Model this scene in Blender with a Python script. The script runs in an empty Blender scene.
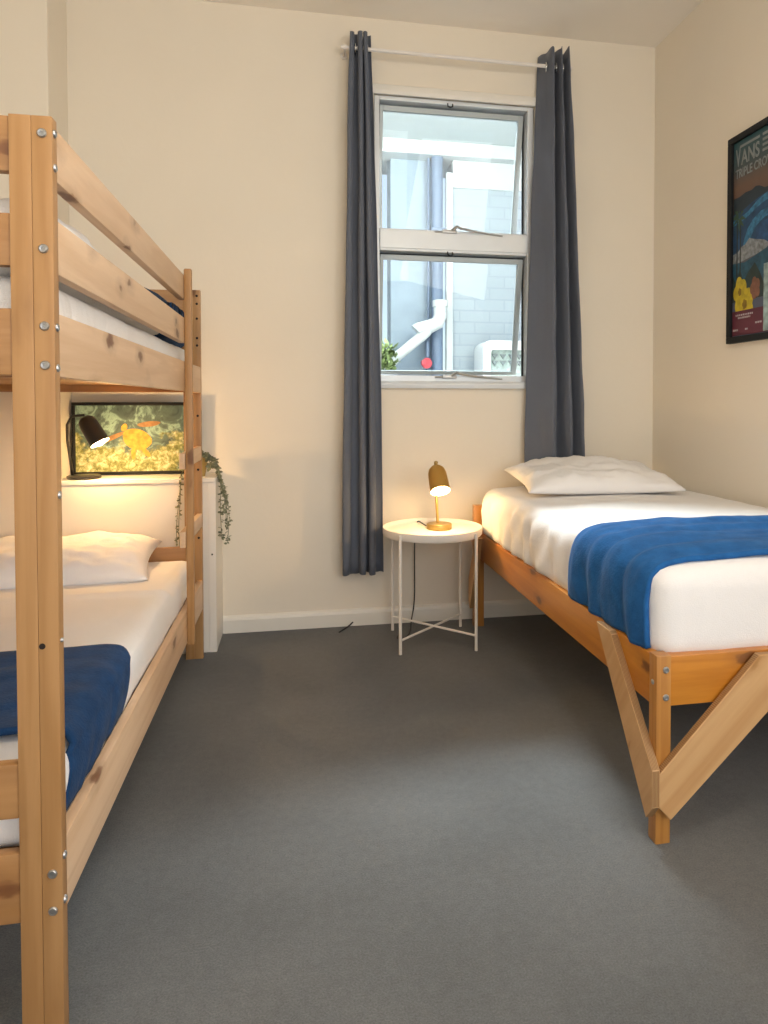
import bpy, bmesh, math, random
from mathutils import Vector, Matrix, noise as mn
sc = bpy.context.scene
C = sc.collection
PI = math.pi
random.seed(7)

# ------------------------------------------------------------------ materials
def new_mat(name):
    m = bpy.data.materials.new(name); m.use_nodes = True
    nt = m.node_tree; nt.nodes.clear()
    out = nt.nodes.new('ShaderNodeOutputMaterial')
    b = nt.nodes.new('ShaderNodeBsdfPrincipled')
    nt.links.new(b.outputs[0], out.inputs[0])
    return m, nt, b, out

def coord(nt, scale=(1, 1, 1), rot=(0, 0, 0)):
    tc = nt.nodes.new('ShaderNodeTexCoord'); mp = nt.nodes.new('ShaderNodeMapping')
    mp.inputs['Scale'].default_value = scale; mp.inputs['Rotation'].default_value = rot
    nt.links.new(tc.outputs['Object'], mp.inputs[0]); return mp.outputs[0]

def noise_n(nt, vec, scale, detail=4, rough=.5, dist=0):
    n = nt.nodes.new('ShaderNodeTexNoise')
    n.inputs['Scale'].default_value = scale; n.inputs['Detail'].default_value = detail
    n.inputs['Roughness'].default_value = rough; n.inputs['Distortion'].default_value = dist
    if vec is not None: nt.links.new(vec, n.inputs['Vector'])
    return n.outputs['Fac']

def ramp(nt, fac, stops):
    r = nt.nodes.new('ShaderNodeValToRGB'); e = r.color_ramp.elements
    while len(e) < len(stops): e.new(.5)
    for i, (p, c) in enumerate(stops):
        e[i].position = p; e[i].color = (c[0], c[1], c[2], 1)
    nt.links.new(fac, r.inputs[0]); return r.outputs[0]

def mixc(nt, fac, a, b, mode='MIX'):
    m = nt.nodes.new('ShaderNodeMix'); m.data_type = 'RGBA'; m.blend_type = mode
    for s, v in ((m.inputs[0], fac), (m.inputs[6], a), (m.inputs[7], b)):
        if isinstance(v, (int, float)): s.default_value = v
        elif isinstance(v, tuple): s.default_value = (*v, 1)
        else: nt.links.new(v, s)
    return m.outputs[2]

def bump(nt, b, h, strength, dist=.01):
    n = nt.nodes.new('ShaderNodeBump'); n.inputs['Strength'].default_value = strength
    n.inputs['Distance'].default_value = dist
    nt.links.new(h, n.inputs['Height']); nt.links.new(n.outputs[0], b.inputs['Normal'])

def plain(name, col, rough=.5, metal=0, var=.06, vs=8, bs=0, bscale=60, spec=None):
    m, nt, b, _ = new_mat(name)
    v = coord(nt)
    f = noise_n(nt, v, vs, 5)
    c = ramp(nt, f, [(.3, tuple(max(0, x*(1-var)) for x in col)), (.7, tuple(min(1, x*(1+var)) for x in col))])
    nt.links.new(c, b.inputs['Base Color'])
    b.inputs['Roughness'].default_value = rough; b.inputs['Metallic'].default_value = metal
    if spec is not None: b.inputs['Specular IOR Level'].default_value = spec
    if bs: bump(nt, b, noise_n(nt, v, bscale, 4), bs)
    return m

def wood(name, axis, light, dark, rough=.45, knots=True, seed=0., knotcol=(.16, .06, .02), coat=0., gs=1., tilt=(0, 0, 0)):
    """pine: grain stretched along the axis, scattered knots"""
    m, nt, b, _ = new_mat(name)
    tc = nt.nodes.new('ShaderNodeTexCoord'); mp = nt.nodes.new('ShaderNodeMapping')
    s = [9*gs, 9*gs, 9*gs]; s['xyz'.index(axis)] = .55*gs
    mp.inputs['Scale'].default_value = s; mp.inputs['Location'].default_value = (seed, seed*1.7, seed*.6)
    pre = nt.nodes.new('ShaderNodeMapping'); pre.inputs['Rotation'].default_value = tilt
    nt.links.new(tc.outputs['Object'], pre.inputs[0]); nt.links.new(pre.outputs[0], mp.inputs[0])
    n1 = noise_n(nt, mp.outputs[0], 1.6, 3, .5, .6)
    # rings from a sine of the noise
    mu = nt.nodes.new('ShaderNodeMath'); mu.operation = 'MULTIPLY'; mu.inputs[1].default_value = 26
    nt.links.new(n1, mu.inputs[0])
    si = nt.nodes.new('ShaderNodeMath'); si.operation = 'SINE'; nt.links.new(mu.outputs[0], si.inputs[0])
    ma = nt.nodes.new('ShaderNodeMath'); ma.operation = 'MULTIPLY_ADD'; ma.inputs[1].default_value = .13; ma.inputs[2].default_value = .35
    nt.links.new(si.outputs[0], ma.inputs[0])
    n2 = noise_n(nt, mp.outputs[0], 9, 5, .65)
    ad = nt.nodes.new('ShaderNodeMath'); ad.operation = 'MULTIPLY_ADD'; ad.inputs[1].default_value = .45
    nt.links.new(n2, ad.inputs[0]); nt.links.new(ma.outputs[0], ad.inputs[2])
    col = ramp(nt, ad.outputs[0], [(.25, light), (.95, dark)])
    # broad tone variation
    n3 = noise_n(nt, mp.outputs[0], .45, 2)
    tone = ramp(nt, n3, [(.3, (1.06, 1.04, 1.0)), (.7, (.86, .80, .74))])
    col = mixc(nt, .8, col, tone, 'MULTIPLY')
    if knots:
        mk = nt.nodes.new('ShaderNodeMapping'); s2 = [15, 15, 15]; s2['xyz'.index(axis)] = 7.5
        mk.inputs['Scale'].default_value = s2; mk.inputs['Location'].default_value = (seed*3+.3, seed, seed*2.1)
        nt.links.new(pre.outputs[0], mk.inputs[0])
        dn = nt.nodes.new('ShaderNodeTexNoise'); dn.inputs['Scale'].default_value = 3
        nt.links.new(mk.outputs[0], dn.inputs['Vector'])
        va = nt.nodes.new('ShaderNodeVectorMath'); va.operation = 'MULTIPLY_ADD'
        va.inputs[1].default_value = (.35, .35, .35)
        nt.links.new(dn.outputs['Color'], va.inputs[0]); nt.links.new(mk.outputs[0], va.inputs[2])
        vo = nt.nodes.new('ShaderNodeTexVoronoi'); vo.inputs['Scale'].default_value = .62
        nt.links.new(va.outputs[0], vo.inputs['Vector'])
        kf = ramp(nt, vo.outputs['Distance'], [(.0, (1, 1, 1)), (.11, (.85, .85, .85)), (.16, (.25, .25, .25)), (.32, (0, 0, 0))])
        col = mixc(nt, kf, col, knotcol)
    nt.links.new(col, b.inputs['Base Color'])
    b.inputs['Roughness'].default_value = rough
    b.inputs['Coat Weight'].default_value = coat; b.inputs['Coat Roughness'].default_value = .25
    bump(nt, b, n2, .08, .002)
    return m

def fabric(name, col, rough=.9, var=.1, vs=6, sheen=0., fine=350, fb=.12, wr=0., wscale=9):
    m, nt, b, _ = new_mat(name)
    v = coord(nt)
    f = noise_n(nt, v, vs, 4, .6)
    c = ramp(nt, f, [(.3, tuple(x*(1-var) for x in col)), (.7, tuple(min(1, x*(1+var)) for x in col))])
    nt.links.new(c, b.inputs['Base Color'])
    b.inputs['Roughness'].default_value = rough; b.inputs['Specular IOR Level'].default_value = .2
    b.inputs['Sheen Weight'].default_value = sheen; b.inputs['Sheen Roughness'].default_value = .4
    h = noise_n(nt, v, fine, 2)
    if wr:
        w = noise_n(nt, v, wscale, 3, .5, .8)
        ad = nt.nodes.new('ShaderNodeMath'); ad.operation = 'MULTIPLY_ADD'; ad.inputs[1].default_value = wr
        nt.links.new(w, ad.inputs[0]); nt.links.new(h, ad.inputs[2]); h = ad.outputs[0]
    bump(nt, b, h, fb, .01)
    return m

def emis(name, col, s):
    m, nt, b, out = new_mat(name)
    b.inputs['Base Color'].default_value = (*col, 1)
    b.inputs['Emission Color'].default_value = (*col, 1); b.inputs['Emission Strength'].default_value = s
    return m

M = {}
M['wall'] = plain('wall_paint', (.82, .755, .645), .85, var=.015, vs=2.5, bs=.05, bscale=45, spec=.2)
M['wall_r'] = M['wall']
M['ceil'] = plain('ceiling_paint', (.92, .87, .79), .9, var=.012, vs=2)
M['trimp'] = plain('trim_paint', (.80, .77, .70), .45, var=.02, vs=3)
M['shelfp'] = plain('shelf_paint', (.80, .77, .71), .5, var=.02, vs=4)
# carpet
m, nt, b, _ = new_mat('carpet')
v = coord(nt)
fine = noise_n(nt, v, 260, 3, .7); mid = noise_n(nt, v, 45, 4, .7); big = noise_n(nt, v, 1.6, 4, .55, .3)
c = ramp(nt, big, [(.32, (.112, .117, .119)), (.68, (.158, .163, .164))])
c2 = ramp(nt, mid, [(.3, (.86, .86, .86)), (.7, (1.1, 1.1, 1.1))]); c = mixc(nt, .8, c, c2, 'MULTIPLY')
c3 = ramp(nt, fine, [(.3, (.62, .62, .62)), (.7, (1.3, 1.3, 1.3))]); c = mixc(nt, .7, c, c3, 'MULTIPLY')
nt.links.new(c, b.inputs['Base Color']); b.inputs['Roughness'].default_value = 1
b.inputs['Specular IOR Level'].default_value = .05; b.inputs['Sheen Weight'].default_value = .15
bump(nt, b, fine, .5, .006); M['carpet'] = m

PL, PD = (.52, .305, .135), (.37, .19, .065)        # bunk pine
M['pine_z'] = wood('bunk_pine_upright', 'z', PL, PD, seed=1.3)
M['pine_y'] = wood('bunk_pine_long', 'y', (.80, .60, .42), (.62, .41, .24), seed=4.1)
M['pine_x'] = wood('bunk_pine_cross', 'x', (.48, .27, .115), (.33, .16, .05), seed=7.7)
OL, OD = (.64, .27, .035), (.44, .15, .014)       # varnished bed
M['var_y'] = wood('varnished_pine_long', 'y', OL, OD, .3, seed=2.2, coat=.35)
M['var_x'] = wood('varnished_pine_cross', 'x', OL, OD, .3, seed=5.2, coat=.35)
M['var_z'] = wood('varnished_pine_leg', 'z', (.55, .27, .07), (.37, .15, .03), .35, knots=False, seed=8.2, coat=.25)
M['ply'] = wood('brace_plywood', 'z', (.70, .47, .25), (.48, .26, .10), .5, seed=3.6, knots=True, knotcol=(.38, .19, .06), gs=.6, tilt=(math.radians(-35), 0, 0))
M['ply2'] = wood('front_brace_plywood', 'z', (.70, .46, .235), (.48, .25, .09), .5, seed=9.1, knots=True, knotcol=(.38, .19, .06), gs=.55, tilt=(0, math.radians(-45), 0))
m, nt, b, _ = new_mat('ply_edge')
wv = nt.nodes.new('ShaderNodeTexWave'); wv.inputs['Scale'].default_value = 90; wv.inputs['Distortion'].default_value = 1
nt.links.new(coord(nt), wv.inputs['Vector'])
nt.links.new(ramp(nt, wv.outputs['Fac'], [(.3, (.24, .12, .045)), (.7, (.42, .25, .11))]), b.inputs['Base Color']); b.inputs['Roughness'].default_value = .7
M['ply_edge'] = m
M['sheet'] = fabric('white_cotton', (.84, .825, .82), var=.012, fb=.14, wr=6, wscale=5)
M['sheet_up'] = fabric('white_cotton_top', (.85, .84, .83), var=.015, fb=.3, wr=14, wscale=8)
M['pillow'] = fabric('pillow_cotton', (.84, .825, .82), var=.012, fb=.15, wr=6, wscale=6)
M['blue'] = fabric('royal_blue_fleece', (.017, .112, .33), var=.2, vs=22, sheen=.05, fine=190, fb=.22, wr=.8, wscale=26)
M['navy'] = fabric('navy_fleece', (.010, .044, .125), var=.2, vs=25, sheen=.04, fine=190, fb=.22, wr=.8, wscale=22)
M['curtain'] = fabric('charcoal_curtain', (.125, .140, .175), var=.05, vs=3, sheen=.15, fine=420, fb=.1)
M['alu'] = plain('pale_aluminium', (.72, .76, .79), .4, .25, var=.03)
M['sash'] = plain('grey_sash_aluminium', (.36, .40, .41), .4, .3, var=.04)
M['seal'] = plain('black_rubber_seal', (.02, .025, .03), .7)
M['winder'] = plain('silver_winder', (.45, .45, .44), .35, .5)
M['white_metal'] = plain('white_powder_coat', (.83, .79, .73), .4, var=.01)
M['rod'] = plain('white_rod', (.80, .76, .72), .35, var=.01)
M['chrome'] = plain('chrome', (.70, .70, .70), .22, 1, var=.03)
M['zinc'] = plain('zinc_bolt', (.45, .46, .47), .35, .9, var=.05)
M['hole'] = plain('dark_bore', (.02, .012, .008), .9)
M['brass'] = plain('antique_brass', (.46, .32, .11), .34, .85, var=.08, vs=30)
M['black_metal'] = plain('black_lamp_metal', (.025, .024, .022), .38, .3)
M['frame'] = plain('black_frame', (.010, .011, .012), .5, var=.1, spec=.25)
M['cord'] = plain('black_cord', (.02, .02, .02), .6)
M['bulb'] = emis('warm_bulb', (1.0, .78, .45), 25)
M['bulb2'] = emis('warm_bulb_bunk', (1.0, .70, .34), 30)
# translucent inner shade: thin painted metal with glowing plastic liner
m, nt, b, out = new_mat('shade_liner')
b.inputs['Base Color'].default_value = (.95, .88, .72, 1); b.inputs['Roughness'].default_value = .5
M['liner'] = m
# brass shade that lets some lamp light through, as the photograph shows it glowing
m, nt, b, out = new_mat('brass_shade')
b.inputs['Base Color'].default_value = (.40, .27, .09, 1); b.inputs['Roughness'].default_value = .38; b.inputs['Metallic'].default_value = .55
tr = nt.nodes.new('ShaderNodeBsdfTranslucent'); tr.inputs[0].default_value = (1, .72, .30, 1)
mx = nt.nodes.new('ShaderNodeMixShader'); mx.inputs[0].default_value = .5
nt.links.new(b.outputs[0], mx.inputs[1]); nt.links.new(tr.outputs[0], mx.inputs[2]); nt.links.new(mx.outputs[0], out.inputs[0])
M['brass_shade'] = m
# window glass
m, nt, b, out = new_mat('window_glass')
nt.nodes.remove(b)
t = nt.nodes.new('ShaderNodeBsdfTransparent'); t.inputs[0].default_value = (.95, .98, .98, 1)
g = nt.nodes.new('ShaderNodeBsdfGlossy'); g.inputs['Roughness'].default_value = .02
fr = nt.nodes.new('ShaderNodeFresnel'); fr.inputs[0].default_value = 1.35
mx = nt.nodes.new('ShaderNodeMixShader')
nt.links.new(fr.outputs[0], mx.inputs[0]); nt.links.new(t.outputs[0], mx.inputs[1]); nt.links.new(g.outputs[0], mx.inputs[2])
nt.links.new(mx.outputs[0], out.inputs[0]); M['glass'] = m
# exterior
m, nt, b, _ = new_mat('painted_brick')
br = nt.nodes.new('ShaderNodeTexBrick'); br.inputs['Scale'].default_value = 1
br.inputs['Brick Width'].default_value = .23; br.inputs['Row Height'].default_value = .086; br.inputs['Mortar Size'].default_value = .006
br.inputs['Color1'].default_value = (.31, .36, .41, 1); br.inputs['Color2'].default_value = (.33, .38, .43, 1); br.inputs['Mortar'].default_value = (.275, .325, .375, 1)
nt.links.new(coord(nt, rot=(PI/2, 0, 0)), br.inputs['Vector']); nt.links.new(br.outputs['Color'], b.inputs['Base Color'])
b.inputs['Roughness'].default_value = .8; M['brick'] = m
M['render_blue'] = plain('pale_blue_render', (.27, .335, .41), .9, var=.07, vs=9, bs=.1)
M['beige_out'] = plain('beige_render', (.56, .50, .43), .9, var=.03)
M['out_white'] = plain('outside_white', (.48, .52, .54), .6, var=.02)
M['soffit'] = plain('soffit_paint', (.50, .55, .57), .7, var=.02)
M['pipe_blue'] = plain('blue_grey_pipe', (.13, .18, .27), .5, var=.05)
M['pipe_white'] = plain('white_pvc', (.56, .59, .60), .35, var=.01)
M['red'] = plain('red_valve', (.55, .06, .08), .5)
M['ground'] = plain('concrete_ground', (.45, .45, .44), .9, var=.1)
M['leaf'] = plain('leaf_green', (.20, .27, .10), .6, var=.3, vs=20)
M['leaf_trail'] = plain('trailing_leaf', (.19, .20, .12), .6, var=.35, vs=25)
M['pot'] = plain('ochre_pot', (.50, .33, .10), .6)
M['planter'] = plain('grey_planter', (.30, .34, .38), .7)
M['grille'] = plain('dark_grille', (.16, .19, .20), .7)
M['acgreen'] = plain('condenser_fins', (.38, .46, .45), .6, var=.3, vs=40)

# ------------------------------------------------------------------ helpers
def root_of(p):
    while p.parent: p = p.parent
    return p

def obj(name, bm, mat, parent=None, loc=(0, 0, 0), smooth=False, auto=None):
    """link a bmesh holding WORLD coordinates; origin goes to loc or to the root's location"""
    o_loc = root_of(parent).location if parent else Vector(loc)
    bmesh.ops.translate(bm, vec=-Vector(o_loc), verts=bm.verts)
    me = bpy.data.meshes.new(name); bm.normal_update(); bm.to_mesh(me); bm.free()
    mats = mat if isinstance(mat, (list, tuple)) else [mat]
    for x in mats: me.materials.append(x)
    o = bpy.data.objects.new(name, me); C.objects.link(o)
    if parent: o.parent = parent
    else: o.location = loc
    if smooth:
        for p in me.polygons: p.use_smooth = True
    if auto is not None:
        for p in me.polygons: p.use_smooth = True
        es = bmesh.new(); es.from_mesh(me)
        for e in es.edges:
            if len(e.link_faces) == 2 and e.calc_face_angle(0) > math.radians(auto): e.smooth = False
        es.to_mesh(me); es.free()
    return o

def thing(name, label, cat, loc=(0, 0, 0), group=None):
    o = bpy.data.objects.new(name, None); C.objects.link(o); o.location = loc; o.empty_display_size = .1
    o['label'] = label; o['category'] = cat
    if group: o['group'] = group
    return o

def tag(o, label, cat, group=None):
    o['label'] = label; o['category'] = cat
    if group: o['group'] = group
    return o

def struct(o): o['kind'] = 'structure'; return o

def box(x0, x1, y0, y1, z0, z1, bev=0., seg=2, bm=None, mi=0):
    b = bmesh.new()
    bmesh.ops.create_cube(b, size=1)
    for v in b.verts:
        v.co = Vector(((x0+x1)/2+v.co.x*(x1-x0), (y0+y1)/2+v.co.y*(y1-y0), (z0+z1)/2+v.co.z*(z1-z0)))
    if bev > 0:
        bmesh.ops.bevel(b, geom=list(b.edges), offset=bev, segments=seg, affect='EDGES', profile=.6)
    for f in b.faces: f.material_index = mi
    if bm is None: return b
    return merge(bm, b)

def merge(bm, b, mat=None):
    if mat is not None: bmesh.ops.transform(b, matrix=mat, verts=b.verts)
    me = bpy.data.meshes.new('tmp'); b.to_mesh(me); b.free(); bm.from_mesh(me); bpy.data.meshes.remove(me)
    return bm

def lathe(prof, seg=32, axis_pt=(0, 0, 0), mat=None, cap=True):
    """prof: (r,z) list; closed at ends if r==0"""
    b = bmesh.new(); rings = []
    for r, z in prof:
        if r < 1e-6: rings.append([b.verts.new((0, 0, z))])
        else: rings.append([b.verts.new((r*math.cos(2*PI*i/seg), r*math.sin(2*PI*i/seg), z)) for i in range(seg)])
    for a, c in zip(rings, rings[1:]):
        for i in range(seg):
            j = (i+1) % seg
            if len(a) == 1 and len(c) == 1: continue
            if len(a) == 1: b.faces.new((a[0], c[j], c[i]))
            elif len(c) == 1: b.faces.new((a[i], a[j], c[0]))
            else: b.faces.new((a[i], a[j], c[j], c[i]))
    bmesh.ops.recalc_face_normals(b, faces=b.faces)
    T = Matrix.Translation(Vector(axis_pt))
    if mat is not None: T = T @ mat
    bmesh.ops.transform(b, matrix=T, verts=b.verts)
    return b

def align(d):
    """matrix turning +z to direction d"""
    return Vector((0, 0, 1)).rotation_difference(Vector(d).normalized()).to_matrix().to_4x4()

def tube(pts, r, seg=10, bm=None, cap=True):
    pts = [Vector(p) for p in pts]; b = bmesh.new(); rings = []
    n = len(pts); prev = None
    for i, p in enumerate(pts):
        d = (pts[min(i+1, n-1)]-pts[max(i-1, 0)]).normalized()
        if prev is None:
            a = Vector((0, 0, 1)) if abs(d.z) < .9 else Vector((1, 0, 0))
            u = d.cross(a).normalized()
        else: u = (prev-d*prev.dot(d)).normalized()
        prev = u; w = d.cross(u)
        rr = r[i] if isinstance(r, (list, tuple)) else r
        rings.append([b.verts.new(p+(u*math.cos(2*PI*k/seg)+w*math.sin(2*PI*k/seg))*rr) for k in range(seg)])
    for a, c in zip(rings, rings[1:]):
        for k in range(seg): b.faces.new((a[k], a[(k+1) % seg], c[(k+1) % seg], c[k]))
    if cap: b.faces.new(rings[0][::-1]); b.faces.new(rings[-1])
    bmesh.ops.recalc_face_normals(b, faces=b.faces)
    if bm is None: return b
    return merge(bm, b)

def prism(poly, plane, a, c, bev=.0015, side_mi=0):
    """polygon in 'yz','xz' or 'xy' extruded between a and c"""
    b = bmesh.new()
    def P(u, v, w): return {'yz': (w, u, v), 'xz': (u, w, v), 'xy': (u, v, w)}[plane]
    A = [b.verts.new(P(u, v, a)) for u, v in poly]; D = [b.verts.new(P(u, v, c)) for u, v in poly]
    f1 = b.faces.new(A); f2 = b.faces.new(D[::-1])
    n = len(poly)
    for i in range(n):
        f = b.faces.new((A[i], D[i], D[(i+1) % n], A[(i+1) % n])); f.material_index = side_mi
    bmesh.ops.recalc_face_normals(b, faces=b.faces)
    if bev: bmesh.ops.bevel(b, geom=list(b.edges), offset=bev, segments=1, affect='EDGES')
    return b

def fbm(p, s, seed=0): return mn.fractal(Vector(p)*s+Vector((seed, seed*2.3, seed*.7)), 1., 2., 3)

def smin(v, lo, hi): return max(lo, min(hi, v))

# ------------------------------------------------------------------ room shell
XL, XR, YB, YF, ZC = -1.42, 1.791, 3.247, -1.90, 2.846
BX, BY = -.967, 3.006           # boxed out wall left of the alcove
struct(obj('floor', box(XL-.1, XR+.1, YF-.1, YB+.1, -.12, 0), M['carpet']))
struct(obj('ceiling', box(XL-.1, XR+.1, YF-.1, YB+.13, ZC, ZC+.12), M['ceil']))
WX0, WX1, WZ0, WZ1 = .362, 1.155, 1.150, 2.503
bm = bmesh.new()
box(BX-.0, WX0, YB, YB+.13, 0, ZC, bm=bm); box(WX1, XR, YB, YB+.13, 0, ZC, bm=bm)
box(WX0, WX1, YB, YB+.13, 0, WZ0, bm=bm); box(WX0, WX1, YB, YB+.13, WZ1, ZC, bm=bm)
struct(obj('wall_back', bm, M['wall']))
bm = bmesh.new()      # unseen opening beside and behind the camera, added for light from the right
box(XR, XR+.12, YF-.1, -1.6, 0, ZC, bm=bm); box(XR, XR+.12, .25, YB+.13, 0, ZC, bm=bm)
box(XR, XR+.12, -1.6, .25, 0, .7, bm=bm); box(XR, XR+.12, -1.6, .25, 2.45, ZC, bm=bm)
struct(obj('wall_right', bm, M['wall_r']))
struct(obj('wall_left', box(XL-.12, XL, YF-.1, YB+.13, 0, ZC), M['wall']))
struct(obj('wall_alcove', box(XL, BX, BY, YB+.13, 0, ZC, bev=.004), M['wall']))
# wall behind the camera; its wide opening is added for the rear fill light
bm = bmesh.new()
box(XL, -.6, YF-.12, YF, 0, ZC, bm=bm); box(1.4, XR, YF-.12, YF, 0, ZC, bm=bm)
box(-.6, 1.4, YF-.12, YF, 0, .6, bm=bm); box(-.6, 1.4, YF-.12, YF, 2.5, ZC, bm=bm)
struct(obj('wall_front', bm, M['wall']))
# baseboards (slightly wavy caulked foot)
def skirting(name, x0, x1):
    prof = [(YB, 0), (YB-.016, .0), (YB-.016, .058), (YB-.012, .070), (YB-.004, .076), (YB, .078)]
    b = prism(prof, 'yz', x0, x1, bev=.0)
    return struct(obj(name, b, M['trimp']))
skirting('baseboard_back', -.336, XR)
struct(obj('baseboard_right', prism([(XR, 0), (XR-.016, 0), (XR-.016, .06), (XR-.004, .076), (XR, .078)], 'xz', YF, YB-.016, bev=0), M['trimp']))
# window head lining: the pale strip over the window
b = prism([(YB, WZ1-.004), (YB-.012, WZ1-.004), (YB-.018, WZ1+.012), (YB-.018, WZ1+.034), (YB-.008, WZ1+.042), (YB, WZ1+.042)], 'yz', WX0-.014, WX1+.014, bev=.001)
struct(obj('trim_1', b, M['trimp']))
b = prism([(YB, WZ0-.028), (YB-.022, WZ0-.028), (YB-.026, WZ0-.008), (YB-.020, WZ0+.004), (YB+.02, WZ0+.006), (YB+.02, WZ0-.0), (YB, WZ0-.0)], 'yz', WX0-.004, WX1+.004, bev=.001)
struct(obj('trim_2', b, M['alu']))

# ------------------------------------------------------------------ window
FY0, FY1 = YB+.008, YB+.07
win = bpy.data.objects.new('window_1', None); C.objects.link(win); win.location = ((WX0+WX1)/2, YB+.04, WZ0); win['kind'] = 'structure'
bm = bmesh.new()
fx0, fx1 = WX0+.004, WX1-.006
ZM0, ZM1 = 1.775, 1.880
box(fx0, fx0+.024, FY0, FY1, WZ0+.004, WZ1-.004, .003, bm=bm)
box(fx1-.030, fx1, FY0, FY1, WZ0+.004, WZ1-.004, .003, bm=bm)
box(fx0+.024, fx1-.03, FY0, FY1, WZ1-.022, WZ1-.004, .003, bm=bm)
box(fx0+.024, fx1-.03, FY0, FY1, WZ0+.004, WZ0+.034, .003, bm=bm)
box(fx0+.024, fx1-.03, FY0, FY1, ZM0, ZM1, .004, bm=bm)
box(fx0+.024, fx1-.03, FY0-.006, FY0, ZM0+.012, ZM1-.012, .002, bm=bm)
obj('window_frame', bm, M['alu'], win)
bm = bmesh.new()          # dark rebates
for z0, z1 in ((ZM1, WZ1-.022), (WZ0+.034, ZM0)):
    box(fx0+.024, fx1-.03, FY1-.004, FY1+.004, z1-.008, z1, bm=bm)
    box(fx1-.038, fx1-.030, FY1-.004, FY1+.004, z0, z1, bm=bm)
    box(fx0+.024, fx0+.030, FY1-.004, FY1+.004, z0, z1, bm=bm)
obj('rubber_seal', bm, M['seal'], win)
for k, (z0, z1) in enumerate(((ZM1, WZ1-.022), (WZ0+.034, ZM0))):
    zt = z1-.010; h = zt-z0-.002; x0, x1 = fx0+.030, fx1-.040
    T = Matrix.Translation((0, FY1-.020, zt)) @ Matrix.Rotation(math.radians(10.5), 4, 'X') @ Matrix.Translation((0, -(FY1-.020), -zt))
    bm = bmesh.new(); Y0, Y1 = FY1-.030, FY1-.006
    box(x0, x0+.016, Y0, Y1, zt-h, zt, .002, bm=bm); box(x1-.026, x1, Y0, Y1, zt-h, zt, .002, bm=bm)
    box(x0+.016, x1-.026, Y0, Y1, zt-.026, zt, .002, bm=bm); box(x0+.016, x1-.026, Y0, Y1, zt-h, zt-h+.018, .002, bm=bm)
    box(x1-.010, x1+.004, Y1, Y1+.004, zt-h, zt-.002, .001, bm=bm)
    bmesh.ops.transform(bm, matrix=T, verts=bm.verts)
    s = obj('window_sash', bm, M['sash'], win)
    bm = box(x0+.014, x1-.024, (Y0+Y1)/2-.002, (Y0+Y1)/2+.002, zt-h+.016, zt-.024)
    bmesh.ops.transform(bm, matrix=T, verts=bm.verts)
    obj('window_pane', bm, M['glass'], s)
    # catch at the head and winder at the sill
    cx = .73
    bm = tube([(cx-.012, FY0-.002, z1+.004), (cx-.012, FY0-.006, z1-.010), (cx, FY0-.008, z1-.016), (cx+.012, FY0-.006, z1-.010), (cx+.012, FY0-.002, z1+.002)], .0035, 8)
    obj('window_catch', bm, M['seal'], win, auto=40)
    zs = z0-.002
    bm = bmesh.new()
    box(.690, .760, FY0-.018, FY0+.004, zs-.012, zs+.004, .003, bm=bm)
    tube([(.735, FY0-.014, zs), (.760, FY0-.026, zs+.018), (.772, FY0-.028, zs+.010), (.80, FY0-.026, zs+.006), (.86, FY0-.02, zs-.002), (.99, FY0-.008, zs-.014)], [.007, .008, .007, .006, .006, .004], 8, bm=bm)
    tube([(.655, FY0-.006, zs-.006), (.72, FY0-.010, zs-.004)], .005, 8, bm=bm)
    obj('window_winder', bm, M['winder'], win, auto=40)

# ------------------------------------------------------------------ outdoors, seen through the window
o = obj('paved_ground', box(-1.2, 3.2, YB+.14, 6.6, -.25, -.15), M['ground'], loc=(1, 5, -.15)); struct(o)
tag(obj('brick_wall', box(1.135, 3.2, 5.0, 5.2, -.15, 2.64), M['brick'], loc=(2, 5.1, -.15)),
    'pale blue painted brick wall of the neighbouring house, outside the window', 'wall')
tag(obj('rendered_wall', box(.684, 1.07, 5.04, 5.24, -.15, 2.90), M['render_blue'], loc=(.85, 5.1, -.15)),
    'rough blue-grey rendered wall outside, left of the downpipe', 'wall')
bm = box(-.6, .684, 5.55, 5.7, -.15, 2.90)
bw = obj('beige_wall', bm, M['beige_out'], loc=(0, 5.6, -.15))
obj('wall_ledge', box(-.6, .684, 5.42, 5.55, 1.42, 1.50, .005), M['render_blue'], bw)
tag(bw, 'sunlit cream wall furthest off outside the window', 'wall')

bm = bmesh.new()
box(1.085, 1.134, 4.96, 4.999, -.15, 2.74, .003, bm=bm)
tag(obj('corner_board', bm, M['out_white'], loc=(1.11, 5.1, -.15)), 'narrow white corner board beside the painted brick wall', 'trim')
# eave: soffit > fascia, beam
ev = thing('roof_eave', 'white roof eave with boxed beam above the courtyard outside', 'eave', (1.3, 4.6, 2.9))
obj('soffit_board', box(-.6, 3.2, 4.35, 5.7, 2.94, 2.99), M['soffit'], ev)
obj('boxed_beam', box(-.6, 3.2, 4.90, 5.10, 2.84, 2.94, .004), M['out_white'], ev)
obj('upper_cladding', box(1.14, 3.2, 4.985, 5.2, 2.64, 2.84, .003), M['out_white'], ev)
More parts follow.
